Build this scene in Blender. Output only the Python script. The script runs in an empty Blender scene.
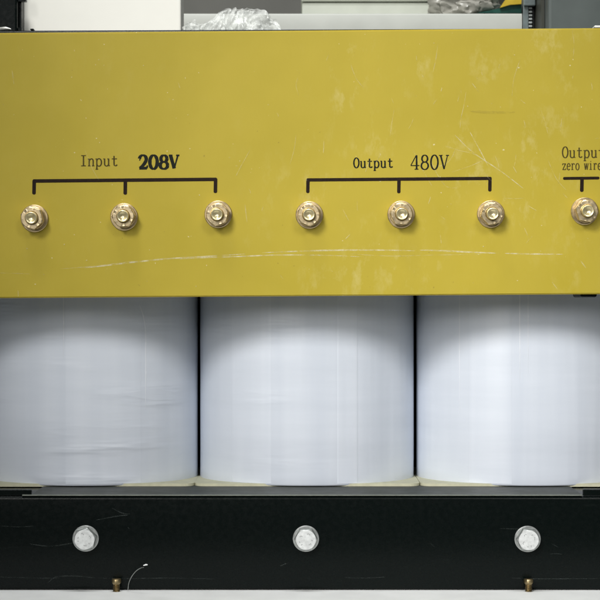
import bpy, bmesh, math, random
from mathutils import Vector, Matrix, noise
random.seed(7)
R = math.radians
S = 0.00065          # metres per photo pixel (600 px photo) at the terminal panel
D = 1.1              # camera distance from the panel plane
sc = bpy.context.scene
COL = sc.collection

# ------------------------------------------------------------------ camera
cam = bpy.data.cameras.new("camera")
camo = bpy.data.objects.new("camera", cam)
COL.objects.link(camo)
camo.location = (0, -D, 0)
camo.rotation_euler = (R(90), 0, 0)
cam.sensor_width = 36
cam.lens = 36 * D / (600 * S)
cam.clip_start = 0.02
cam.clip_end = 30
cam.dof.use_dof = True
cam.dof.focus_distance = D
cam.dof.aperture_fstop = 48
sc.camera = camo

# ------------------------------------------------------------------ world
w = bpy.data.worlds.new("World")
sc.world = w
w.use_nodes = True
bg = w.node_tree.nodes["Background"]
bg.inputs[0].default_value = (0.92, 1.0, 1.0, 1)
bg.inputs[1].default_value = 0.08

# ------------------------------------------------------------------ lamps
def aim(o, target):
    d = Vector(target) - o.location
    o.rotation_euler = d.to_track_quat('-Z', 'Y').to_euler()

def spot(name, loc, target, power, size, blend, soft, color):
    l = bpy.data.lights.new(name, 'SPOT')
    l.energy = power
    l.spot_size = R(size)
    l.spot_blend = blend
    l.shadow_soft_size = soft
    l.color = color
    o = bpy.data.objects.new(name, l)
    COL.objects.link(o)
    o.location = loc
    aim(o, target)
    return o

def area(name, loc, target, power, sx, sy, color):
    l = bpy.data.lights.new(name, 'AREA')
    l.shape = 'RECTANGLE'
    l.size = sx
    l.size_y = sy
    l.energy = power
    l.color = color
    o = bpy.data.objects.new(name, l)
    COL.objects.link(o)
    o.location = loc
    aim(o, target)
    return o

# soft lamps in front and above: the strongest high on the left, a second high on the right, a weak low one
for xl, zl, pw, rad in ((-0.64, 0.93, 113, 0.25), (0.62, 0.93, 40, 0.25), (-0.45, 0.42, 37, 0.25)):
    spot("front_lamp", (xl, -1.50, zl), (0.12, 0, 0.0), pw, 27.5, 1.0, rad, (1.0, 0.985, 0.955))
spot("shelf_fill", (-0.26, -0.40, 1.30), (-0.03, 0.40, 0.20), 66, 36, 0.6, 0.16, (1.0, 1.0, 0.97))  # added spot that brightens the carton and shelf at the back
area("ceiling_lamp", (0.0, -0.10, 1.6), (0.0, -0.02, -0.2), 15, 0.9, 0.15, (0.97, 0.99, 1.0))

sc.view_settings.view_transform = 'Standard'
sc.view_settings.look = 'None'
sc.view_settings.exposure = 0.0
sc.view_settings.gamma = 1.0

# ------------------------------------------------------------------ materials
class NT:
    def __init__(self, name):
        self.m = bpy.data.materials.new(name)
        self.m.use_nodes = True
        self.t = self.m.node_tree
        self.b = self.t.nodes["Principled BSDF"]
    def n(self, kind, **kw):
        nd = self.t.nodes.new(kind)
        for k, v in kw.items():
            setattr(nd, k, v)
        return nd
    def l(self, a, b):
        self.t.links.new(a, b)
    def pos(self, scale, loc=(0, 0, 0)):
        g = self.n('ShaderNodeNewGeometry')
        m = self.n('ShaderNodeMapping')
        m.inputs['Scale'].default_value = scale
        m.inputs['Location'].default_value = loc
        self.l(g.outputs['Position'], m.inputs['Vector'])
        return m.outputs[0]
    def objpos(self, scale):
        g = self.n('ShaderNodeTexCoord')
        m = self.n('ShaderNodeMapping')
        m.inputs['Scale'].default_value = scale
        self.l(g.outputs['Object'], m.inputs['Vector'])
        return m.outputs[0]
    def noise(self, vec, scale=1.0, detail=3, rough=.55):
        t = self.n('ShaderNodeTexNoise')
        t.inputs['Scale'].default_value = scale
        t.inputs['Detail'].default_value = detail
        t.inputs['Roughness'].default_value = rough
        self.l(vec, t.inputs['Vector'])
        return t.outputs[0]
    def rng(self, v, a, b, c, d):
        m = self.n('ShaderNodeMapRange')
        m.inputs[1].default_value = a
        m.inputs[2].default_value = b
        m.inputs[3].default_value = c
        m.inputs[4].default_value = d
        self.l(v, m.inputs[0])
        return m.outputs[0]
    def math(self, op, a, b):
        m = self.n('ShaderNodeMath', operation=op)
        for i, q in enumerate((a, b)):
            if isinstance(q, (int, float)):
                m.inputs[i].default_value = q
            else:
                self.l(q, m.inputs[i])
        return m.outputs[0]
    def mix(self, f, a, b):
        m = self.n('ShaderNodeMix', data_type='RGBA')
        if isinstance(f, (int, float)):
            m.inputs[0].default_value = f
        else:
            self.l(f, m.inputs[0])
        for i, q in ((6, a), (7, b)):
            if isinstance(q, tuple):
                m.inputs[i].default_value = (*q, 1)
            else:
                self.l(q, m.inputs[i])
        return m.outputs[2]
    def bump(self, h, strength, dist):
        b = self.n('ShaderNodeBump')
        b.inputs['Strength'].default_value = strength
        b.inputs['Distance'].default_value = dist
        self.l(h, b.inputs['Height'])
        self.l(b.outputs[0], self.b.inputs['Normal'])
    def set(self, **kw):
        for k, v in kw.items():
            k = k.replace('_', ' ')
            i = self.b.inputs[k]
            if isinstance(v, tuple):
                i.default_value = (*v, 1)
            elif isinstance(v, (int, float)):
                i.default_value = v
            else:
                self.l(v, i)
        return self

def simple(name, col, rough=.5, metal=0.0, var=.12, scale=120, spec=.5, bump=0.0):
    k = NT(name)
    f = k.noise(k.pos((1, 1, 1)), scale, 4)
    dark = tuple(c * (1 - var) for c in col)
    light = tuple(min(1, c * (1 + var)) for c in col)
    k.set(Base_Color=k.mix(k.rng(f, .3, .7, 0, 1), dark, light),
          Roughness=k.rng(f, .3, .7, max(.02, rough - .06), rough + .06), Metallic=metal)
    k.b.inputs['Specular IOR Level'].default_value = spec
    if bump:
        k.bump(f, 1.0, bump)
    return k.m

def m_panel():
    k = NT("yellow_epoxy")
    big = k.noise(k.pos((1, 1, 1)), 14, 3)
    col = k.mix(k.rng(big, .35, .7, 0, 1), (.445, .350, .034), (.49, .385, .043))
    # vertical drag smears of dust, mostly over the upper right of the board
    g = k.n('ShaderNodeNewGeometry')
    sx = k.n('ShaderNodeSeparateXYZ')
    k.l(g.outputs['Position'], sx.inputs[0])
    area_x = k.rng(sx.outputs[0], -.05, .06, .12, 1)
    sm = k.noise(k.pos((1.0, 1, .55), (3.1, 0, 1.7)), 120, 6, .68)
    patch = k.noise(k.pos((1, 1, 1), (9, 2, 5)), 22, 2)
    smf = k.math('MULTIPLY', k.rng(sm, .52, .74, 0, 1), k.rng(patch, .42, .64, 0, .25))
    smf = k.math('MULTIPLY', smf, area_x)
    col = k.mix(smf, col, (.86, .80, .48))
    fine = k.noise(k.pos((1, 1, .18)), 900, 2)
    col = k.mix(k.rng(fine, .35, .75, 0, .10), col, (.42, .32, .035))
    sp = k.noise(k.pos((1, 1, 1)), 420, 1)
    col = k.mix(k.rng(sp, .79, .82, 0, .5), col, (.85, .80, .55))
    dk = k.noise(k.pos((1, 1, 1), (4, 4, 4)), 300, 1)
    col = k.mix(k.rng(dk, .80, .83, 0, .5), col, (.2, .15, .03))
    rg = k.noise(k.pos((1, 1, .3)), 60, 4)
    k.set(Base_Color=col, Roughness=k.rng(rg, .3, .7, .40, .56))
    k.b.inputs['Specular IOR Level'].default_value = .25
    k.bump(k.noise(k.pos((1, 1, 1)), 40, 2), .25, .0006)
    return k.m

def m_scratch(name, col, dens, op):
    k = NT(name)
    f = k.noise(k.pos((1, 1, 1)), dens, 4, .7)
    k.set(Base_Color=col, Roughness=.6, Alpha=k.rng(f, .38, .62, 0.02, op))
    return k.m

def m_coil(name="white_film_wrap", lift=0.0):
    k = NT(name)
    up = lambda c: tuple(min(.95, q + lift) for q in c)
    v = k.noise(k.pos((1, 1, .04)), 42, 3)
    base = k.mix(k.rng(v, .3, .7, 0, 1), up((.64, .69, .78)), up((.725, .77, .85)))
    h = k.noise(k.pos((.10, .10, 1), (2, 0, 0)), 95, 4)
    base = k.mix(k.rng(h, .35, .75, 0, .42), base, up((.585, .635, .715)))
    k.set(Base_Color=base, Roughness=k.rng(v, .3, .7, .32, .44))
    k.b.inputs['Coat Weight'].default_value = .20
    k.b.inputs['Coat Roughness'].default_value = .22
    g = k.n('ShaderNodeNewGeometry')
    sx = k.n('ShaderNodeSeparateXYZ')
    k.l(g.outputs['Position'], sx.inputs[0])
    left = k.rng(sx.outputs[0], -.10, .06, 1, .12)       # the left coil is wrapped the loosest
    wr = k.noise(k.pos((.13, .13, 1.0), (1, 3, 0)), 62, 3, .5)
    wr = k.math('POWER', k.rng(wr, .36, .66, 0, 1), 2.5)
    gate = k.rng(k.noise(k.pos((1, 1, 1), (5, 1, 1)), 15, 1), .40, .62, .10, 1)
    fold = k.noise(k.pos((1, 1, .05), (7, 2, 0)), 60, 2)
    hgt = k.math('ADD', k.math('MULTIPLY', k.math('MULTIPLY', wr, gate), left), k.math('MULTIPLY', fold, .9))
    k.bump(hgt, .60, .0012)
    return k.m

def m_black():
    k = NT("black_paint")
    f = k.noise(k.pos((1, 1, 1)), 300, 3)
    s = k.noise(k.pos((.25, 1, 1.6), (3, 0, 1)), 60, 5, .7)
    col = k.mix(k.rng(s, .62, .80, 0, .06), (.0022, .0042, .0038), (.12, .14, .13))
    k.set(Base_Color=col, Roughness=k.rng(f, .3, .7, .22, .32))
    k.b.inputs['Specular IOR Level'].default_value = .14
    k.bump(f, .3, .0002)
    return k.m

def m_zinc(name, col, rough, metal):
    k = NT(name)
    f = k.noise(k.objpos((1, 1, 1)), 420, 3, .5)
    g = k.noise(k.pos((1, 1, 1)), 230, 3)
    dk = tuple(c * .80 for c in col)
    k.set(Base_Color=k.mix(k.rng(f, .35, .68, 0, 1), dk, col),
          Roughness=k.rng(g, .3, .7, rough - .08, rough + .10), Metallic=metal)
    k.bump(f, .12, .0002)
    return k.m

def m_bag():
    k = NT("clear_plastic_film")
    p = k.pos((1, 1, 1))
    f = k.noise(p, 70, 3)
    k.set(Base_Color=(.86, .88, .85), Roughness=.20, Alpha=k.rng(f, .36, .64, .14, .50))
    k.b.inputs['Coat Weight'].default_value = 1.0
    k.b.inputs['Coat Roughness'].default_value = .12
    k.bump(k.noise(p, 260, 2), .3, .001)
    return k.m

M = dict(
    panel=m_panel(), scratch=m_scratch("pale_scratch", (.90, .85, .58), 160, .52),
    haze=m_scratch("faint_scratch", (.86, .80, .48), 210, .30),
    dark_scratch=m_scratch("dark_scuff", (.34, .27, .05), 150, .17),
    steel_scratch=m_scratch("grey_scratch", (.16, .19, .18), 190, .17),
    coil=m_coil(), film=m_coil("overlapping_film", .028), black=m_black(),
    seam=simple("film_edge", (.78, .815, .885), .24, 0, .03),
    ink=simple("black_ink", (.012, .014, .010), .5, 0, .3, 600, .12),
    ink_brown=simple("brown_ink", (.018, .010, .006), .55, 0, .3, 500, .12),
    ink_thin=simple("thin_olive_ink", (.075, .058, .014), .6, 0, .35, 700, .12),
    nut=m_zinc("yellow_zinc_plate", (.80, .645, .40), .36, .9),
    washer=m_zinc("tan_zinc_plate", (.68, .535, .31), .38, .9),
    stud=m_zinc("bright_stud_metal", (.98, .86, .52), .32, .8),
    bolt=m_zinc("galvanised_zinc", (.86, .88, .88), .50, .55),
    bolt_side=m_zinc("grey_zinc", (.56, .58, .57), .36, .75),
    flank=m_zinc("shaded_zinc", (.24, .26, .25), .45, .6),
    mark=simple("stamped_shadow", (.36, .37, .37), .6, .3, .1),
    brass=m_zinc("brass", (.36, .28, .15), .38, .95),
    cream=simple("cream_fibre_board", (.56, .55, .40), .6, 0, .10, 160, .3),
    edge_light=simple("painted_edge_light", (.20, .22, .19), .5, 0, .2, 200),
    olive=simple("olive_press_board", (.020, .024, .016), .52, 0, .25, 90),
    core=simple("core_steel", (.028, .032, .030), .5, .0, .25, 60),
    white=simple("white_board_surface", (.80, .81, .80), .55, 0, .03, 60),
    floor=simple("dull_grey_floor", (.16, .16, .15), .6, 0, .2, 20),
    carton=simple("white_card", (.875, .86, .79), .6, 0, .02, 30, .3),
    shelf=simple("white_enamel", (.44, .45, .41), .45, 0, .04, 40),
    greybox=simple("pale_grey_card", (.53, .55, .48), .6, 0, .05, 50),
    post=simple("grey_galvanised_post", (.20, .24, .24), .4, .5, .2, 140),
    tooth=simple("bright_galvanised_steel", (.42, .45, .44), .4, .3, .15, 140),
    dark_edge=simple("dark_grey_edge", (.050, .052, .040), .5, 0, .1, 30),
    cabinet=simple("slate_grey_paint", (.10, .118, .111), .5, 0, .10, 30),
    wall=simple("dim_wall_paint", (.58, .56, .50), .8, 0, .1, 6),
    parcel=simple("smoky_plastic_wrap", (.34, .33, .29), .3, 0, .3, 60),
    green=simple("dark_green_film", (.010, .055, .042), .3, 0, .3, 60),
    yellow=simple("yellow_film", (.55, .38, .03), .35, 0, .2, 60),
    bag=m_bag(),
    wire=simple("thin_grey_wire", (.30, .31, .30), .35, .8, .2, 300),
    wire_tip=simple("white_wire_tip", (.80, .82, .82), .4, 0, .05, 300),
    silver=simple("silver_foil", (.62, .62, .58), .35, .4, .2, 300),
)

# ------------------------------------------------------------------ helpers
WORLD = {}
def empty(name, loc):
    o = bpy.data.objects.new(name, None)
    COL.objects.link(o)
    o.location = loc
    WORLD[o.name] = Vector(loc)
    return o

def place(o, at, parent):
    WORLD[o.name] = Vector(at)
    if parent is not None:
        o.parent = parent
        o.location = Vector(at) - WORLD[parent.name]
    else:
        o.location = at

def obj(name, bm, mats, parent=None, at=(0, 0, 0), smooth=None, local=False):
    """link one mesh; vertices are in world space unless local"""
    me = bpy.data.meshes.new(name)
    if not local:
        bmesh.ops.translate(bm, verts=bm.verts, vec=-Vector(at))
    bmesh.ops.recalc_face_normals(bm, faces=bm.faces)
    bm.to_mesh(me)
    bm.free()
    for m in (mats if isinstance(mats, (list, tuple)) else [mats]):
        me.materials.append(M[m])
    if smooth is not None:
        me.polygons.foreach_set('use_smooth', [True] * len(me.polygons))
        me.set_sharp_from_angle(angle=R(smooth))
    o = bpy.data.objects.new(name, me)
    COL.objects.link(o)
    place(o, at, parent)
    return o

def tag(o, label=None, cat=None, group=None, kind=None):
    for k, v in (('label', label), ('category', cat), ('group', group), ('kind', kind)):
        if v:
            o[k] = v
    return o

def box(bm, x0, x1, y0, y1, z0, z1, bev=0.0, seg=2, slot=0):
    vs = [bm.verts.new((x, y, z)) for x in (x0, x1) for y in (y0, y1) for z in (z0, z1)]
    idx = [(0, 1, 3, 2), (4, 6, 7, 5), (0, 4, 5, 1), (2, 3, 7, 6), (0, 2, 6, 4), (1, 5, 7, 3)]
    fs = [bm.faces.new([vs[i] for i in f]) for f in idx]
    for f in fs:
        f.material_index = slot
    if bev:
        es = list({e for f in fs for e in f.edges})
        bmesh.ops.bevel(bm, geom=es, offset=bev, segments=seg, affect='EDGES', profile=.5)
    return bm

def prism(bm, pts, y0, y1):
    """closed outline in x,z extruded along y"""
    a = [bm.verts.new((x, y0, z)) for x, z in pts]
    b = [bm.verts.new((x, y1, z)) for x, z in pts]
    n = len(pts)
    bm.faces.new(a)
    bm.faces.new(b[::-1])
    for i in range(n):
        bm.faces.new((a[i], a[(i + 1) % n], b[(i + 1) % n], b[i]))

def rings(bm, rows, cap0=True, cap1=True, slot=0):
    """loft closed rings of points"""
    vr = [[bm.verts.new(p) for p in r] for r in rows]
    n = len(vr[0])
    for a, b in zip(vr, vr[1:]):
        for i in range(n):
            f = bm.faces.new((a[i], a[(i + 1) % n], b[(i + 1) % n], b[i]))
            f.material_index = slot
    if cap0:
        bm.faces.new(vr[0]).material_index = slot
    if cap1:
        bm.faces.new(vr[-1][::-1]).material_index = slot

def lathe(prof, n=48, jitter=0.0):
    """profile (radius, height) turned about local z"""
    bm = bmesh.new()
    rings(bm, [[(r * math.cos(2 * math.pi * i / n), r * math.sin(2 * math.pi * i / n), h) for i in range(n)]
               for r, h in prof])
    return bm

def hexhead(af, h, bore, chamfer_r, z0=0.0, n=96, dome=0.0):
    """hex prism, its top chamfered by a 30 degree cone, axis local z"""
    bm = bmesh.new()
    def Rr(a):
        k = (a + math.pi / 6) % (math.pi / 3) - math.pi / 6
        return af / 2 / math.cos(k)
    A = [2 * math.pi * i / n for i in range(n)]
    def ring(fr, fz):
        return [(fr(a) * math.cos(a), fr(a) * math.sin(a), z0 + fz(a)) for a in A]
    drop = lambda a: max(0, Rr(a) - chamfer_r) * .6
    rows = [ring(Rr, lambda a: 0), ring(Rr, lambda a: h - drop(a) - .00015),
            ring(lambda a: Rr(a) - .00018, lambda a: h - drop(a) + .00004),
            ring(lambda a: min(chamfer_r, Rr(a) - .0003), lambda a: h)]
    if bore:
        rows.append(ring(lambda a: bore + .0005, lambda a: h + dome))
        rows.append(ring(lambda a: bore, lambda a: h - .0005))
        rows.append(ring(lambda a: bore, lambda a: h - .003))
        rings(bm, rows, True, False)
    else:
        rows.append(ring(lambda a: chamfer_r * .45, lambda a: h + dome))
        rings(bm, rows)
    return bm

def tube(bm, pts, r, n=10, slot=0, taper=None):
    rows = []
    for i, p in enumerate(pts):
        p = Vector(p)
        d = (Vector(pts[min(i + 1, len(pts) - 1)]) - Vector(pts[max(i - 1, 0)])).normalized()
        u = d.cross(Vector((0.31, .9, .2))).normalized()
        v = d.cross(u)
        rr = r if taper is None else r * taper[i]
        rows.append([p + u * rr * math.cos(2 * math.pi * k / n) + v * rr * math.sin(2 * math.pi * k / n)
                     for k in range(n)])
    rings(bm, rows, slot=slot)

def X(u, y=0.0):
    return (u - 300) * S * (D + y) / D
def Z(v, y=0.0):
    return (300 - v) * S * (D + y) / D

# ------------------------------------------------------------------ setting
FLOOR = -0.1887
bm = bmesh.new()
box(bm, -1.6, 1.6, -1.0, 2.0, FLOOR - .04, FLOOR - .018)
tag(obj("floor", bm, "floor"), kind="structure")
bm = bmesh.new()
box(bm, -.34, .36, -.13, .20, FLOOR - .0178, FLOOR, .0012)
tag(obj("white_board", bm, "white", at=(0, .03, FLOOR - .0178)), "thick white board that the black lower beam rests on, at the bottom edge", "board")
bm = bmesh.new()
box(bm, -1.6, 1.6, 1.55, 1.6, FLOOR - .0178, 1.4)
tag(obj("wall", bm, "wall"), kind="structure")

# ------------------------------------------------------------------ transformer
BASE = Vector((0.005, 0.10, FLOOR))
T = tag(empty("transformer", BASE),
        "transformer with a yellow terminal board, three white wrapped coils and a bolted black lower beam",
        "transformer")

# --- terminal board, its top leaning a little towards the viewer
TILT = R(2.4)
def P(u, v, h=0.0):
    q = (200 - v) * S
    y = -q * math.sin(TILT) - h * math.cos(TILT)
    z = .065 + q * math.cos(TILT) - h * math.sin(TILT)
    k = (D + y) / D
    return Vector(((u - 300) * S * k, y, z * k))

def edge_top(u): return 33.2 - 4.9 * u / 600
def edge_bot(u): return 298.2 - 4.0 * u / 600

bm = bmesh.new()
THK = .006
nu = 24
rows = []
UL, UR = -90, 690
corners = [(UL, edge_top(UL)), (UR, edge_top(UR)), (UR, edge_bot(UR)), (UL, edge_bot(UL))]
front = [bm.verts.new(P(u, v, 0)) for u, v in corners]
back = [bm.verts.new(P(u, v, -THK)) for u, v in corners]
bm.faces.new(front)
bm.faces.new(back[::-1])
for i in range(4):
    j = (i + 1) % 4
    bm.faces.new((front[i], front[j], back[j], back[i]))
bmesh.ops.bevel(bm, geom=list(bm.edges), offset=.0007, segments=2, affect='EDGES')

def ribbon(bm, pts, width, h, slot, conv=P):
    """flat strip along pixel points, width in px (scalar or list)"""
    n = len(pts)
    L, Rr = [], []
    for i, (u, v) in enumerate(pts):
        a, b = pts[max(i - 1, 0)], pts[min(i + 1, n - 1)]
        dx, dy = b[0] - a[0], b[1] - a[1]
        m = math.hypot(dx, dy) or 1
        ww = (width[i] if isinstance(width, (list, tuple)) else width) / 2
        L.append(bm.verts.new(conv(u - dy / m * ww, v + dx / m * ww, h)))
        Rr.append(bm.verts.new(conv(u + dy / m * ww, v - dx / m * ww, h)))
    for i in range(n - 1):
        f = bm.faces.new((L[i], L[i + 1], Rr[i + 1], Rr[i]))
        f.material_index = slot

def spline(pts, n=8):
    out = []
    for i in range(len(pts) - 1):
        p0, p1, p2, p3 = pts[max(i - 1, 0)], pts[i], pts[i + 1], pts[min(i + 2, len(pts) - 1)]
        for k in range(n):
            t = k / n
            out.append(tuple(.5 * (2 * p1[c] + (p2[c] - p0[c]) * t + (2 * p0[c] - 5 * p1[c] + 4 * p2[c] - p3[c]) * t * t
                                   + (3 * p1[c] - p0[c] - 3 * p2[c] + p3[c]) * t ** 3) for c in range(len(p1))))
    out.append(tuple(pts[-1]))
    return out

def taperw(n, w):
    return [w * (.25 + .75 * math.sin(math.pi * i / (n - 1)) ** .6) for i in range(n)]

hh = [.00004]
def scr(pts, w, slot):
    s = spline(pts)
    hh[0] += .000004
    ribbon(bm, s, taperw(len(s), w), hh[0], slot)

# the long arc scraped across the board, in pieces
scr([(83, 268), (100, 266.3), (118, 264), (140, 261.5), (170, 258.6), (205, 256.5), (245, 254)], 1.5, 1)
scr([(180, 259), (210, 257.5), (240, 256.5), (280, 255), (330, 255.5), (365, 257)], 1.2, 1)
scr([(262, 252.8), (300, 251.2), (340, 250.2), (385, 250.2), (415, 250.8)], 1.5, 1)
scr([(420, 250.2), (440, 250.6), (470, 252.2), (500, 253.3)], 1.6, 1)
scr([(505, 253.4), (530, 254), (563, 254.3)], 1.4, 1)
scr([(350, 254), (390, 256), (430, 255.2), (482, 254.2)], .8, 2)
scr([(0, 273), (15, 273.4), (30, 274)], .7, 2)
scr([(60, 269), (95, 266), (135, 261)], .8, 2)
# crossing scratches beside the output lettering
scr([(455, 135), (468, 148), (481, 158), (502, 172), (524, 189)], 1.0, 1)
scr([(470, 132), (476, 143), (483, 156), (488, 166)], .9, 1)
scr([(446, 146), (458, 150), (474, 154), (484, 160)], .8, 2)
scr([(484, 160), (470, 166), (452, 172)], .7, 2)
scr([(430, 158), (436, 172), (446, 186), (457, 188)], .7, 2)
scr([(428, 165), (440, 166), (450, 160), (456, 148)], .7, 2)
scr([(505, 198), (515, 198.6), (524, 198)], .7, 2)
# hairlines over the upper half
for a in ([(466, 92), (464, 105), (461, 118), (460, 128)], [(394, 110), (392, 122), (390, 136)],
          [(438, 42), (436, 58), (433, 72)], [(541, 110), (545, 122), (548, 134)],
          [(472, 83), (479, 92)], [(562, 118), (560, 132)], [(413, 150), (424, 172), (432, 186)],
          [(250, 150), (240, 168), (236, 176)], [(296, 135), (294, 150), (290, 164)],
          [(178, 82), (180, 88)], [(572, 30), (574, 44), (573, 58)], [(548, 160), (556, 178), (566, 190)],
          [(520, 60), (514, 78), (512, 96)], [(350, 62), (356, 78), (364, 88)], [(85, 150), (92, 168), (99, 180)],
          [(280, 275), (284, 280)], [(245, 205), (247, 222)], [(580, 260), (586, 268)], [(552, 282), (558, 290)],
          [(18, 290), (18.4, 297)], [(12, 70), (14, 84)], [(300, 72), (296, 84), (299, 96)]):
    scr(a, random.uniform(.6, 1.1), 2)
for k in range(46):
    u, v = random.gauss(430, 90), random.uniform(50, 240)
    a, L = random.gauss(1.4, .6), random.uniform(2, 13)
    if 0 < u < 600:
        scr([(u, v), (u + L * .5 * math.cos(a) + random.uniform(-.6, .6), v + L * .5 * math.sin(a)),
             (u + L * math.cos(a), v + L * math.sin(a))], random.uniform(.5, .9), 2)
for k in range(34):
    u, v = random.uniform(0, 600), random.uniform(38, 290)
    L = random.uniform(.5, 1.6)
    scr([(u, v), (u + L, v + random.uniform(-.5, .5))], random.uniform(.6, 1.2), 1 if k % 3 else 2)
# dark scuffs
scr([(470, 111), (490, 112), (515, 112)], 2.6, 3)
scr([(38, 201.5), (41, 201.7)], 1.2, 3)
scr([(138, 284), (140, 286)], 1.2, 3)
scr([(189, 123), (190.4, 123.5)], 1.2, 3)
scr([(504, 198.5), (505.2, 199)], 1.2, 3)
panel = obj("terminal_board", bm, ["panel", "scratch", "haze", "dark_scratch"], T, at=P(300, 200))

# --- printed lettering
def ell(cx, cy, rx, ry, a0, a1, n=20):
    return [(cx + rx * math.cos(R(a0 + (a1 - a0) * i / n)), cy + ry * math.sin(R(a0 + (a1 - a0) * i / n)))
            for i in range(n + 1)]
XH = .68
def srf(x, y, l, r): return ([(x - l, y), (x + r, y)], 'h')
GL = {
    'I': [([(.5, 0), (.5, 1)], ''), srf(.5, .965, .3, .3), srf(.5, .035, .3, .3)],
    'n': [([(.24, 0), (.24, XH)], ''), srf(.24, XH - .03, .18, .04), srf(.24, .03, .16, .16),
          ([(.24, .48), (.34, .60), (.48, .67), (.62, .66), (.72, .58), (.75, .45)], ''),
          ([(.75, .47), (.75, 0)], ''), srf(.75, .03, .15, .17)],
    'p': [([(.22, -.3), (.22, XH)], ''), srf(.22, XH - .03, .18, .04), srf(.22, -.28, .16, .18),
          (ell(.50, .335, .32, .345, 150, -150), '')],
    'u': [([(.22, XH), (.22, .2)], ''), (ell(.47, .2, .25, .2, 180, 325, 12), ''), ([(.74, XH), (.74, 0)], ''),
          srf(.22, XH - .03, .17, .03), srf(.74, XH - .03, .17, .03), srf(.74, .03, .03, .18)],
    't': [([(.44, .92), (.44, .2)], ''), (ell(.64, .18, .2, .16, 180, 340, 10), ''), srf(.44, XH - .03, .3, .38)],
    'O': [(ell(.5, .5, .37, .5, 0, 360, 36), '')],
    'o': [(ell(.5, .335, .36, .345, 0, 360, 28), '')],
    '0': [(ell(.5, .5, .36, .5, 0, 360, 36), '')],
    '8': [(ell(.5, .755, .29, .245, 0, 360, 28), ''), (ell(.5, .265, .355, .265, 0, 360, 28), '')],
    '2': [(ell(.47, .71, .33, .29, 172, -28, 20) + [(.60, .36), (.38, .18), (.16, .05)], ''),
          ([(.12, .05), (.86, .05)], 'H'), ([(.86, .03), (.91, .25)], 't'), ([(.14, .72), (.24, .70)], 'H')],
    '4': [([(.63, 1), (.07, .3)], 't'), ([(.05, .28), (.95, .28)], 'h'), ([(.66, 1), (.66, 0)], ''),
          srf(.66, .025, .2, .2)],
    'V': [([(.13, 1), (.50, .02)], ''), ([(.50, .02), (.86, 1)], 't'), srf(.15, .97, .18, .18), srf(.85, .97, .17, .15)],
    'z': [([(.14, XH - .03), (.84, XH - .03)], 'h'), ([(.82, XH), (.16, 0)], ''), ([(.14, .03), (.86, .03)], 'h'),
          ([(.16, XH), (.13, .50)], 't'), ([(.86, 0), (.89, .2)], 't')],
    'e': [([(.2, .37), (.82, .37)], 'h'), (ell(.51, .335, .34, .345, 8, 318, 24), '')],
    'r': [([(.32, 0), (.32, XH)], ''), srf(.32, XH - .03, .2, .04), srf(.32, .03, .2, .24),
          ([(.32, .42), (.42, .58), (.58, .67), (.76, .65), (.84, .55)], '')],
    'w': [([(.08, XH), (.30, 0)], ''), ([(.30, 0), (.49, XH)], 't'), ([(.49, XH), (.70, 0)], ''), ([(.70, 0), (.92, XH)], 't'),
          srf(.1, XH - .03, .12, .12), srf(.49, XH - .03, .1, .1), srf(.9, XH - .03, .12, .1)],
    'i': [([(.5, 0), (.5, XH)], ''), srf(.5, XH - .03, .24, .03), srf(.5, .03, .26, .26), ([(.44, .87), (.56, .87)], 'D')],
    ' ': [],
}
def lettering(text, u0, base, cell, cap, thick, thin, mat, slope=-.008, wob=0.0):
    bm = bmesh.new()
    h = .00012
    rnd = random.Random(len(text) * 31 + int(u0))
    for i, ch in enumerate(text):
        dv = rnd.uniform(-wob, wob)
        for pts, kind in GL[ch]:
            pp = []
            for gx, gy in pts:
                u = u0 + cell * (i + gx)
                pp.append((u, base + dv - cap * gy + (u - u0) * slope))
            if len(pp) == 2:
                a, b = pp
                pp = [(a[0] + (b[0] - a[0]) * t / 4, a[1] + (b[1] - a[1]) * t / 4) for t in range(5)]
            ws = []
            for k in range(len(pp)):
                a, b = pp[max(k - 1, 0)], pp[min(k + 1, len(pp) - 1)]
                m = math.hypot(b[0] - a[0], b[1] - a[1]) or 1
                f = abs(b[1] - a[1]) / m
                wd = thin + (thick - thin) * f
                if kind in ('t', 'h'):
                    wd = thin
                if kind == 'H':
                    wd = thick * .8
                if kind == 'D':
                    wd = thick * 1.3
                ws.append(wd * rnd.uniform(.93, 1.07))
            h += .000003
            ribbon(bm, pp, ws, h, 0)
    o = obj("printed_lettering", bm, mat, panel, at=P(u0, base))
    return o
lettering("Input", 79.6, 166.2, 7.75, 11.0, 1.35, .9, "ink_thin")
lettering("208V", 138.0, 168.9, 10.35, 13.6, 3.5, 1.6, "ink", wob=.2)
lettering("Output", 353.0, 167.8, 6.75, 9.9, 1.5, .95, "ink")
lettering("480V", 410.2, 169.6, 9.7, 14.4, 1.7, .95, "ink")
lettering("Output", 561.6, 157.8, 7.2, 11.0, 1.4, .85, "ink_thin")
lettering("zero wire", 562.0, 169.9, 4.42, 9.4, 1.05, .75, "ink_thin")

def rounded(a, b):
    n = 10
    pts = [(a[0] + (b[0] - a[0]) * i / n, a[1] + (b[1] - a[1]) * i / n) for i in range(n + 1)]
    d = (Vector(b) - Vector(a)).normalized()
    e = [(a[0] - d.x * k, a[1] - d.y * k) for k in (1.5, 1.2, .7)]
    f = [(b[0] + d.x * k, b[1] + d.y * k) for k in (.7, 1.2, 1.5)]
    return e + pts + f, [.3, .65, .92] + [1] * (n + 1) + [.92, .65, .3]

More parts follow.
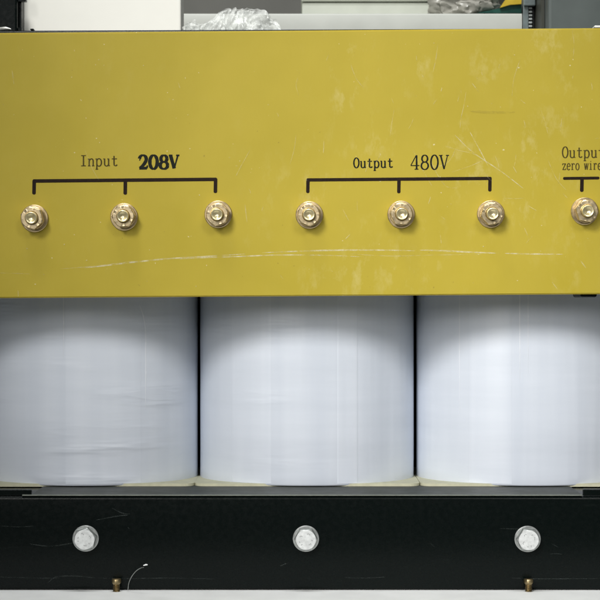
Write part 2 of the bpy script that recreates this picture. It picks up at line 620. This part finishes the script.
def bracket(u0, u1, v0, v1, legs, wb, wl):
    bm = bmesh.new()
    p, q = rounded((u0, v0), (u1, v1))
    ribbon(bm, p, [wb * k for k in q], .00013, 0)
    for i, (u, vb) in enumerate(legs):
        p, q = rounded((u, v0 + (v1 - v0) * (u - u0) / max(1, u1 - u0)), (u - .2, vb))
        ribbon(bm, p, [wl * k for k in q], .000136 + i * .000003, 0)
    return obj("bracket_mark", bm, "ink_brown", panel, at=P(u0, v0))
bracket(34, 215.6, 181.0, 179.3, [(34.2, 193.0), (125.4, 193.2), (215.6, 191.6)], 3.5, 3.6)
bracket(308, 490.2, 179.9, 178.4, [(308.0, 191.6), (399.0, 191.8), (490.0, 190.0)], 3.3, 3.4)
bracket(564.5, 598.0, 178.4, 178.0, [(582.0, 190.4)], 2.9, 3.6)

# --- terminals: stud, washer, spring washer, nut (sub-parts), copied for the seven positions
washer_me = lathe([(.0042, 0), (.0086, 0), (.0089, .0003), (.0089, .0013), (.0085, .0016), (.0042, .0016)])
spring_me = lathe([(.0042, .0016), (.0071, .0016), (.0074, .0019), (.0074, .0033), (.0071, .0036), (.0042, .0036)])
nut_bm = hexhead(.0132, .0064, .0040, .0066, z0=.0036)
stud_prof = [(.0036, -.03)]
z = .004
while z < .0126:                                  # shallow thread
    stud_prof += [(.0036, z), (.0039, z + .0005)]
    z += .001
stud_prof += [(.0039, .0126), (.0037, .0133), (.0033, .0136), (.0028, .0135), (.0021, .0128), (.0010, .0122), (.0002, .0120)]
stud_bm = lathe(stud_prof, 40)
term = empty("terminal", P(34, 218))
term.parent = T
term.location = P(34, 218) - BASE
term_parts = [obj("stud", stud_bm, "stud", term, at=P(34, 218), smooth=35, local=True),
              obj("washer", washer_me, "washer", term, at=P(34, 218), smooth=35, local=True),
              obj("spring_washer", spring_me, "washer", term, at=P(34, 218), smooth=35, local=True),
              obj("nut", nut_bm, "nut", term, at=P(34, 218), smooth=25, local=True)]
spots = [(34, 218, 12, 1.5, 1.0), (124.7, 216.2, 33, -1, 1.5), (217.8, 214.6, 51, 1, -.6), (308.8, 214.8, 8, 1.2, .5),
         (400.8, 214.0, 27, .6, 1.0), (490.6, 213.8, 44, 0, .6), (584.8, 211.2, 19, -1, 0)]
for i, (u, v, ang, wx, wz) in enumerate(spots):
    if i == 0:
        t, parts = term, term_parts
    else:
        t = term.copy()
        COL.objects.link(t)
        t.parent = T
        parts = []
        for c in term_parts:
            d = c.copy()
            COL.objects.link(d)
            d.parent = t
            parts.append(d)
    t.location = P(u, v) - BASE
    t.rotation_euler = (R(90) + TILT, 0, 0)        # local z points out of the board
    parts[0].rotation_euler = (0, 0, R(ang * 3))
    parts[0].location = (0, 0, random.uniform(-.0006, .0008))
    parts[1].location = (wx * .0003, -wz * .0003, .00005)
    parts[2].rotation_euler = (0, 0, R(ang * 2))
    parts[3].rotation_euler = (0, 0, R(ang))

# --- coils
COILY = .046
CA, CB = .0759, .060
ZB = -.1262
ZT = Z(134, .1)
def coil_pt(cx, a, z, off=0.0):
    wob = .00022 * noise.noise(Vector((math.cos(a) * 2 + cx * 30, math.sin(a) * 2, z * 25)))
    ca, sa = math.cos(a), math.sin(a)
    e = 2 / 2.08
    x = (CA + off + wob) * math.copysign(abs(ca) ** e, ca)
    y = (CB + off + wob) * math.copysign(abs(sa) ** e, sa)
    return Vector((cx + x, COILY + CB + y, z))
NA = 144
def make_coil(cx, seams, layers=()):
    bm = bmesh.new()
    rows = []
    zs = [(ZB, -.0010), (ZB + .0004, -.0003), (ZB + .0012, 0)] + [(ZB + .0012 + (ZT - ZB - .002) * i / 40, 0) for i in range(1, 41)]
    for zz, off in zs:
        rows.append([coil_pt(cx, 2 * math.pi * i / NA, zz, off) for i in range(NA)])
    rings(bm, rows)
    for ang, w, z0, z1, bend in seams:             # overlapping edges of the clear film
        k = 24
        strip = []
        for i in range(k + 1):
            t = i / k
            zz = z0 + (z1 - z0) * t
            da = bend * max(0, t - .6) ** 2
            ww = w / 2 / CA * min(1, .15 + 3 * t)
            strip.append((bm.verts.new(coil_pt(cx, R(ang + da) - ww, zz, .00003)),
                          bm.verts.new(coil_pt(cx, R(ang + da), zz, .00012)),
                          bm.verts.new(coil_pt(cx, R(ang + da) + ww, zz, .00003))))
        for a, b in zip(strip, strip[1:]):
            for q in (0, 1):
                bm.faces.new((a[q], a[q + 1], b[q + 1], b[q])).material_index = 1
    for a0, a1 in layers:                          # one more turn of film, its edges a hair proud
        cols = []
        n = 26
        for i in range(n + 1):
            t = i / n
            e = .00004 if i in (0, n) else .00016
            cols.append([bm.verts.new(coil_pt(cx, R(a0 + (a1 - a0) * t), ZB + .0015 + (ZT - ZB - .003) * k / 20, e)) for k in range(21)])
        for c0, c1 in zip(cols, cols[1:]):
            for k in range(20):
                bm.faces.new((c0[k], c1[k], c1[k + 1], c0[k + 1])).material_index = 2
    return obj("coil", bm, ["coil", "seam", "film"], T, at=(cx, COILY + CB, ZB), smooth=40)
CX = [X(87.5, .085), X(307, .085), X(527, .085)]
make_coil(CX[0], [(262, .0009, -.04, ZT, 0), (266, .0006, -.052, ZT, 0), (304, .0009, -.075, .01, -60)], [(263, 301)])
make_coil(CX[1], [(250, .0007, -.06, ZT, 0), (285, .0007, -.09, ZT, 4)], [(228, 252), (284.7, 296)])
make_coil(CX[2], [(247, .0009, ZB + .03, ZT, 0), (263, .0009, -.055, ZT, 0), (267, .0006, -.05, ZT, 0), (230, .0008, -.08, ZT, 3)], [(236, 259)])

# cream fibre boards the coils stand on
for k, cx in enumerate(CX):
    bm = bmesh.new()
    hw, y0, y1, r = .0768, .0500, .165, .008
    pts = []
    for (qx, qy, a0) in ((hw - r, y0 + r, -90), (hw - r, y1 - r, 0), (-hw + r, y1 - r, 90), (-hw + r, y0 + r, 180)):
        for i in range(7):
            a = R(a0 + 90 * i / 6)
            pts.append((cx + qx + r * math.cos(a), qy + r * math.sin(a)))
    rings(bm, [[(x, y, zz) for x, y in pts] for zz in (ZB - .0007, ZB + .0014)])
    obj("coil_spacer", bm, "cream", T, at=(cx, .1, ZB))

# --- laminated core behind and between the coils
bm = bmesh.new()
box(bm, X(-40), X(645), .075, .150, FLOOR + .012, ZB - .0012, .001)
obj("core", bm, "core", T, at=(0, .11, -.16))
bm = bmesh.new()
box(bm, X(-40), X(645), .075, .150, ZT + .002, .1735, .001)
obj("core", bm, "core", T, at=(0, .11, .15))
for cx in (CX[0], CX[1], CX[2]):
    bm = bmesh.new()
    box(bm, cx - .02, cx + .02, .085, .14, ZT - .004, ZT + .0016)
    obj("core_limb", bm, "core", T, at=(cx, .11, ZT))

bm = bmesh.new()
box(bm, X(-30), X(640), .1705, .1735, FLOOR + .006, .17)  # added dark plate, stops light showing through the gaps between the coils
obj("gap_blocker", bm, "core", T, at=(0, .172, 0))

# --- clamp beams: folded channels
def channel(x0, x1, zb, zt, dzb, dzt, yf, depth, th=.005, r=.0022):
    """front web with top and bottom flange running back; d* = rise over the length"""
    prof = []
    def arc(cy, cz, a0, a1, rr):
        return [(cy + rr * math.cos(R(a0 + (a1 - a0) * i / 5)), cz + rr * math.sin(R(a0 + (a1 - a0) * i / 5))) for i in range(6)]
    rows = []
    for x, t in ((x0, -.5), (x1, .5)):
        b, tt = zb + dzb * t, zt + dzt * t
        pr = [(yf + depth, b)] + arc(yf + r, b + r, 270, 180, r) + arc(yf + r, tt - r, 180, 90, r) + [
            (yf + depth, tt), (yf + depth, tt - th), (yf + th, tt - th), (yf + th, b + th), (yf + depth, b + th)]
        rows.append([(x, y, z) for y, z in pr])
    bm = bmesh.new()
    rings(bm, rows)
    return bm
XL, XR = X(-55), X(668)
beam = obj("lower_beam", channel(XL, XR, FLOOR + .0003, Z(496.3), -.0006, -.0001, 0.0, .070), ["black"], T,
           at=(0, 0, -.158), smooth=40)
bm = bmesh.new()
def B(u, v, h=0.0):
    return Vector((X(u), -h, Z(v)))
hs = .00003
for pts, wd in (([(30, 544), (52, 546), (84, 541)], .9), ([(96, 520), (118, 516), (128, 515)], 1.0), ([(112, 508), (122, 513), (130, 514)], .8),
                ([(48, 583), (56, 577), (74, 576), (96, 578)], 1.0), ([(96, 578), (130, 578.5), (170, 578), (215, 579)], .7),
                ([(0, 577), (40, 578), (60, 578)], .6), ([(280, 566), (288, 563)], .9), ([(344, 577.5), (365, 578), (385, 577)], .8),
                ([(500, 528.5), (515, 528.8), (535, 528)], .6), ([(512, 578), (540, 578.8), (600, 578.5)], .7), ([(550, 554), (556, 553.6), (562, 554.2)], .6),
                ([(0, 526), (20, 526.8), (34, 526)], .6), ([(430, 543), (436, 548)], .6), ([(552, 544), (558, 547)], .6), ([(128, 527), (129, 529)], .8)):
    s = spline(pts)
    hs += .000004
    bm = bmesh.new()
    ribbon(bm, s, taperw(len(s), wd), hs, 0, B)
    obj("scuff", bm, "steel_scratch", beam, at=B(*pts[0]))
UBT = Z(29.1, .0085)
obj("upper_beam", channel(XL, XR, Z(122), UBT, .0016, .0018, .0085, .062), "black", T, at=(0, .01, .15), smooth=40)

# olive press-board strip along the top of the lower beam
bm = bmesh.new()
box(bm, X(31.4), X(582.5), .0012, .0735, Z(496.3) + .0003, Z(496.3) + .0010, .0002, 1)
box(bm, X(22), X(582.3), -.0004, .0010, Z(496.3) + .00025, Z(496.3) + .0011, .0002, 1, 1)  # pale front strip paints in the light caught along the edge
obj("insulating_strip", bm, ["olive", "edge_light"], T, at=(0, .02, Z(496)))
# black block on the right end of the flange and small black tab under the board
bm = bmesh.new()
box(bm, X(583.5), X(640), .0006, .0040, Z(496.3) + .0002, Z(489.4), .0004)
obj("clamp_block", bm, "black", T, at=(X(610), .02, Z(493)))
bm = bmesh.new()
box(bm, X(-48), X(31), .0013, .0042, Z(496.3) + .0002, Z(489.9), .0004)
obj("clamp_block", bm, "black", T, at=(X(-10), .02, Z(493)))
bm = bmesh.new()
box(bm, X(582.5), X(599.5), .0085, .040, Z(297.4, .01), Z(291, .01), .0015)
obj("support_tab", bm, "black", T, at=(X(590), .02, Z(294)))
for u in (-20, 640):                               # uprights tying the beams together, outside the picture
    bm = bmesh.new()
    box(bm, X(u) - .006, X(u) + .006, .0725, .0745, FLOOR + .01, .17)
    obj("tie_bar", bm, "black", T, at=(X(u), .07, 0))

# --- hex bolts through the lower beam
bw = lathe([(.004, 0), (.0082, 0), (.0085, .0003), (.0085, .0013), (.0081, .0016), (.004, .0016)])
bh = hexhead(.0134, .0052, 0, .0064, z0=.0016, dome=.00012)
bl0 = (X(85.8), 0, Z(538.2))
bolt = empty("beam_bolt", bl0)
bolt.parent = T
bolt.location = Vector(bl0) - BASE
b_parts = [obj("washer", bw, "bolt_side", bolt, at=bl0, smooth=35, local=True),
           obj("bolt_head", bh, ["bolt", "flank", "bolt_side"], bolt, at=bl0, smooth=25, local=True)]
bm = bmesh.new()                                   # worn stamped marks on the head, no longer readable
zt = .0016 + .0052 + .00022
def hv(u, v, h=0.0):
    return Vector((u * .001, v * .001, zt + h))
for i, (a, r_, L, tw) in enumerate(((100, 4.2, 1.3, 80), (70, 4.3, 1.1, 160), (175, 3.9, 1.0, 60), (190, 4.0, .9, 10), (10, 3.6, 1.2, 30),
                                    (20, 4.3, .9, 120), (225, 3.9, 1.0, 20), (300, 4.0, 1.0, 70), (285, 4.2, .8, 150))):
    cx, cy = r_ * math.cos(R(a)), r_ * math.sin(R(a))
    dx, dy = L / 2 * math.cos(R(tw)), L / 2 * math.sin(R(tw))
    ribbon(bm, [(cx - dx, cy - dy), (cx + .1, cy), (cx + dx, cy + dy)], [.3, .45, .3], i * .000004, 0, hv)
for f_ in b_parts[1].data.polygons:  # sides and chamfer get darker zinc, their shading painted in by face angle
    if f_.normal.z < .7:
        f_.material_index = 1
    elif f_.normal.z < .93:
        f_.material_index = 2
b_parts.append(obj("stamped_mark", bm, "mark", bolt, at=bl0, local=True))
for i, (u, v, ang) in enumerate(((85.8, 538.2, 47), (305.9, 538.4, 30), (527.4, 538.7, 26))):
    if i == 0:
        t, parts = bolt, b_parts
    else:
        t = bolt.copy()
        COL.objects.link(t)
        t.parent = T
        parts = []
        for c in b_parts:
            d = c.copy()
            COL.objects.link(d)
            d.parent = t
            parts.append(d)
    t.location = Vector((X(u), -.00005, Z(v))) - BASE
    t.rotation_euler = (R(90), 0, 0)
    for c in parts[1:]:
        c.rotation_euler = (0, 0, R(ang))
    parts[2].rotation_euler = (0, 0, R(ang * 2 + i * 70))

# --- brass hold-down screws rising in front of the beam
prof = [(.0019, 0)]
z = 0.0
while z < .0052:
    prof += [(.0019, z), (.0024, z + .0004)]
    z += .0009
prof += [(.0026, .0054), (.0030, .0057), (.0030, .0078), (.0027, .0082), (.0002, .0083)]
sb = lathe(prof, 28)
s0 = (X(117.2), -.0045, FLOOR)
s_ = obj("brass_screw", sb, "brass", T, at=s0, smooth=40, local=True)
c = s_.copy()
COL.objects.link(c)
c.parent = T
c.location = Vector((X(527.6), -.0045, FLOOR)) - BASE
c.rotation_euler = (0, 0, 1)

# ------------------------------------------------------------------ loose thin wire by the left brass screw
y = -.003
W = empty("wire_strand", (X(128), y, FLOOR))
bm = bmesh.new()
tube(bm, [(X(u, y), y - .0004 * i, Z(v, y)) for i, (u, v) in enumerate(spline([(128.0, 590.2), (129, 583), (132, 576), (137, 569.5), (142, 566), (145, 565)], 5))], .00028, 8)
obj("wire", bm, "wire", W, at=(X(128), y, FLOOR), smooth=60)
bm = bmesh.new()
yy = y - .0004 * 25
tube(bm, [(X(143.4, yy), yy, Z(565.5, yy)), (X(146, yy), yy, Z(564.7, yy)), (X(147.6, yy), yy, Z(564.8, yy))], .00058, 10, taper=[.55, 1, .6])
obj("wire_tip", bm, "wire_tip", W, at=(X(146), yy, Z(565)), smooth=60)
tag(W, "thin curved grey wire strand with a white tip beside the left brass screw", "wire")

# ------------------------------------------------------------------ things behind the transformer
# black cabinet at the far left
y = .24
bm = bmesh.new()
box(bm, X(-260, y), X(17.5, y), y, y + .3, FLOOR - .0178, .42, .002)
K = obj("black_cabinet", bm, "black", at=(X(-100, y), y + .15, FLOOR))
tag(K, "black cabinet at the left edge behind the yellow board, beside the white carton", "cabinet")
bm = bmesh.new()
box(bm, X(17.5, y) + .0002, X(20.2, y), y + .006, y + .29, FLOOR - .0178, .41)
box(bm, X(17.5, y) + .0004, X(26.0, y), y + .0005, y + .0055, Z(1.2, y), Z(-10, y))
box(bm, X(17.5, y) + .0004, X(21.5, y), y + .0005, y + .0055, Z(40, y), Z(27.6, y))
obj("hinge_strip", bm, "black", K, at=(X(19, y), y, 0))

# white carton
y = .26
bm = bmesh.new()
box(bm, X(20.6, y), X(181, y), y, y + .035, FLOOR - .0178, .40, .0015)
K = obj("white_carton", bm, "carton", at=(X(100, y), y + .09, FLOOR))
tag(K, "tall plain cream-white carton standing behind the left half of the yellow board", "carton")
# small dark nub and silver scrap on top of the upper beam
bm = bmesh.new()
y = .016
tube(bm, [(X(-6, y), y + .004, Z(29.6, y)), (X(0, y), y + .002, Z(28.6, y)), (X(6, y), y, Z(28.3, y)), (X(11, y), y, Z(29.2, y))], .0011, 10,
     taper=[1, 1.15, 1, .35])
tag(obj("foil_scrap", bm, "silver", at=(X(4, y), y, Z(30, y)), smooth=50), "small silver foil scrap on the top left corner behind the yellow board", "scrap")
bm = bmesh.new()
box(bm, X(594.5, y), X(603, y), y, y + .01, Z(27.8, y), Z(25.4, y), .0006)
tag(obj("paper_scrap", bm, "carton", at=(X(598, y), y, Z(28, y))), "tiny white paper scrap on the top right corner behind the yellow board", "scrap")
bm = bmesh.new()
y = .0135
box(bm, X(30.6, y), X(34.2, y), y - .002, y + .004, Z(30.6, y), Z(29.0, y), .0004)
obj("beam_nub", bm, "black", T, at=(X(32, y), y, Z(30, y)))

# crumpled plastic bag lying on the core
def crumple(bm, cx, cy, cz, rx, ry, rz, seed, amp, freq, sub=5):
    g = bmesh.ops.create_icosphere(bm, subdivisions=sub, radius=1)
    for v in g['verts']:
        p = v.co.copy()
        q = p * freq + Vector((seed, seed * 2.3, seed * .7))
        ridge = 0.0
        a = 1.0
        for o_ in range(4):
            ridge += a * (1 - abs(noise.noise(q)) * 2.6)
            q = q * 1.9 + Vector((3.1, 1.7, 5.2))
            a *= .5
        s = 1 + amp * (ridge - .9)
        x, yv, zv = p.x * s * rx, p.y * s * ry, p.z * s * rz
        if zv < -.75 * rz:
            zv = -.75 * rz
        v.co = (cx + x, cy + yv, cz + zv)
def top_of(u):
    prof = [(182, 27), (190, 22), (200, 24), (209, 21.5), (215, 17), (220, 11), (228, 8.6), (238, 9.6), (246, 8.4), (256, 10.5),
            (262, 14.5), (268, 17), (275, 20.5), (279, 27)]
    for (a, b), (c, d) in zip(prof, prof[1:]):
        if a <= u <= c:
            return b + (d - b) * (u - a) / (c - a)
    return 28
def fold(q):                                       # straight-sided creases: folded noise
    return abs(noise.noise(q)) * 2
bm = bmesh.new()
for layer in range(3):
    y = .098 + layer * .014
    nu_, nv_ = 130, 56
    grid = []
    for jv in range(nv_ + 1):
        t = jv / nv_
        row = []
        for iu in range(nu_ + 1):
            u = 182.5 + 96 * iu / nu_
            q = Vector((u * .045 + layer * 7.7, t * 1.1, layer * 3.1))
            warp = noise.noise_vector(q * .8) * .8
            f = fold(Vector((q.x * 1.2 + q.y * 1.4, q.y * .6 - q.x * .3, layer)) + warp) * .014 \
                + fold(Vector((q.x * 2.6 - q.y * 2.2, q.y * 1.3, layer + 5)) + warp * 1.6) * .0065 \
                + fold(q * 6.0 + warp * 2) * .0022
            tv = top_of(u) + 1.6 * (noise.noise(Vector((u * .22, layer * 5.0, 0)))) + layer * .3
            ztop = max(.1760, Z(tv, y))
            z_ = .1737 + (ztop - .1737) * t
            row.append(bm.verts.new((X(u, y) + (f - .01) * .25, y - f + .010 * t * t, z_)))
        grid.append(row)
    for jv in range(nv_):
        for iu in range(nu_):
            bm.faces.new((grid[jv][iu], grid[jv][iu + 1], grid[jv + 1][iu + 1], grid[jv + 1][iu]))
y = .115
K = obj("plastic_bag", bm, "bag", at=(X(232, y), y, .1735), smooth=80)
tag(K, "crumpled clear plastic bag with white glints, lying behind the top edge of the yellow board", "bag")

# rack: deck with white front lip, perforated post
RK = empty("storage_rack", (X(400, .5), .55, FLOOR - .0178))
tag(RK, "storage rack with a long white shelf edge and a slotted grey post behind the board", "rack")
y = .50
bm = bmesh.new()
zt, zb = Z(13.3, y), Z(42, y)
prof = [(y, zb), (y, zt - .0015), (y + .0006, zt - .0004), (y + .002, zt), (y + .34, zt), (y + .34, zt - .003), (y + .003, zt - .003), (y + .003, zb)]
rings(bm, [[(x, a, b) for a, b in prof] for x in (X(150, y), X(522, y))])
obj("shelf_deck", bm, "shelf", RK, at=(X(400, y), y, zt), smooth=50)
bm = bmesh.new()
px0, px1 = X(522.6, y), X(528, y)
pyf = y - .004
box(bm, px0, px1, pyf, pyf + .003, FLOOR - .0178, .45, .0005)            # front flange
box(bm, px1 - .003, px1 - .0002, pyf + .0032, pyf + .035, FLOOR - .0178, .45)
obj("post", bm, "post", RK, at=(px0, pyf, FLOOR))
bm = bmesh.new()                                                         # toothed strip of the post
zz = Z(60, y)
while zz < Z(9, y):
    box(bm, X(528.2, y), X(531.8, y), pyf + .001, pyf + .006, zz, zz + .0019, .0003, 1)
    zz += .0034
obj("toothed_strip", bm, "tooth", RK, at=(X(530, y), pyf, Z(30, y)))
bm = bmesh.new()
box(bm, X(528.2, y), X(534.5, y), pyf + .0065, pyf + .03, FLOOR - .0178, .45)
obj("post_channel", bm, "core", RK, at=(X(532, y), pyf, FLOOR))
bm = bmesh.new()
box(bm, X(522.8, y), X(534.5, y), pyf - .0035, pyf - .0003, Z(7.2, y), .44, .001)
obj("post_sleeve", bm, "post", RK, at=(X(528, y), pyf, .3))

# pale grey flat box on the shelf
y = .56
bm = bmesh.new()
box(bm, X(302, y), X(470, y), y, y + .16, zt + .0003, Z(2.2, y), .0012)
K = obj("flat_box", bm, "greybox", at=(X(380, y), y + .08, zt))
tag(K, "pale grey flat box lying on the white shelf left of the smoky parcel", "box")
bm = bmesh.new()
box(bm, X(301, y), X(471, y), y - .0025, y + .163, Z(1.6, y), Z(-7, y), .0015)
obj("lid", bm, "greybox", K, at=(X(380, y), y + .08, Z(0, y)))
# smoky plastic parcel
bm = bmesh.new()
y = .535
crumple(bm, X(462, y), y, zt + .0165, .034, .02, .0215, 2.7, .19, 1.5)
K = obj("wrapped_parcel", bm, "parcel", at=(X(462, y), y, zt), smooth=40)
tag(K, "smoky grey plastic-wrapped parcel on the white shelf, left of the green packet", "parcel")
# green and yellow packet
bm = bmesh.new()
y = .513
def sheet(bm, outline, y, seed, th=.0025):
    prism(bm, [(X(u, y), max(zt + .0003, Z(v, y))) for u, v in outline], y, y + th)
sheet(bm, [(477, 12.9), (490, 10.4), (503, 7.2), (512, 5.0), (521.5, 4.4), (521.5, 12.9)], y, 1, .02)
K = obj("green_packet", bm, "green", at=(X(505, y), y, zt))
tag(K, "dark green packet with a yellow flap on the white shelf beside the slotted post", "packet")
bm = bmesh.new()
sheet(bm, [(500, 7.6), (510, 4.6), (521.5, 3.9), (521.5, -4), (508, -4), (503, 3)], y - .0035, 2, .003)
obj("flap", bm, "yellow", K, at=(X(512, y), y, Z(4, y)))

# grey cabinet at the right
y = .44
bm = bmesh.new()
box(bm, X(548, y), X(900, y), y, y + .4, FLOOR - .0178, .5, .003)
K = obj("grey_cabinet", bm, "cabinet", at=(X(650, y), y + .2, FLOOR))
tag(K, "slate grey cabinet behind the top right corner of the yellow board", "cabinet")
bm = bmesh.new()
box(bm, X(534.5, .5) + .0008, X(548, y) - .0004, y + .02, y + .39, FLOOR - .0178, .49)
obj("door_edge", bm, "dark_edge", K, at=(X(542, y), y + .02, FLOOR))
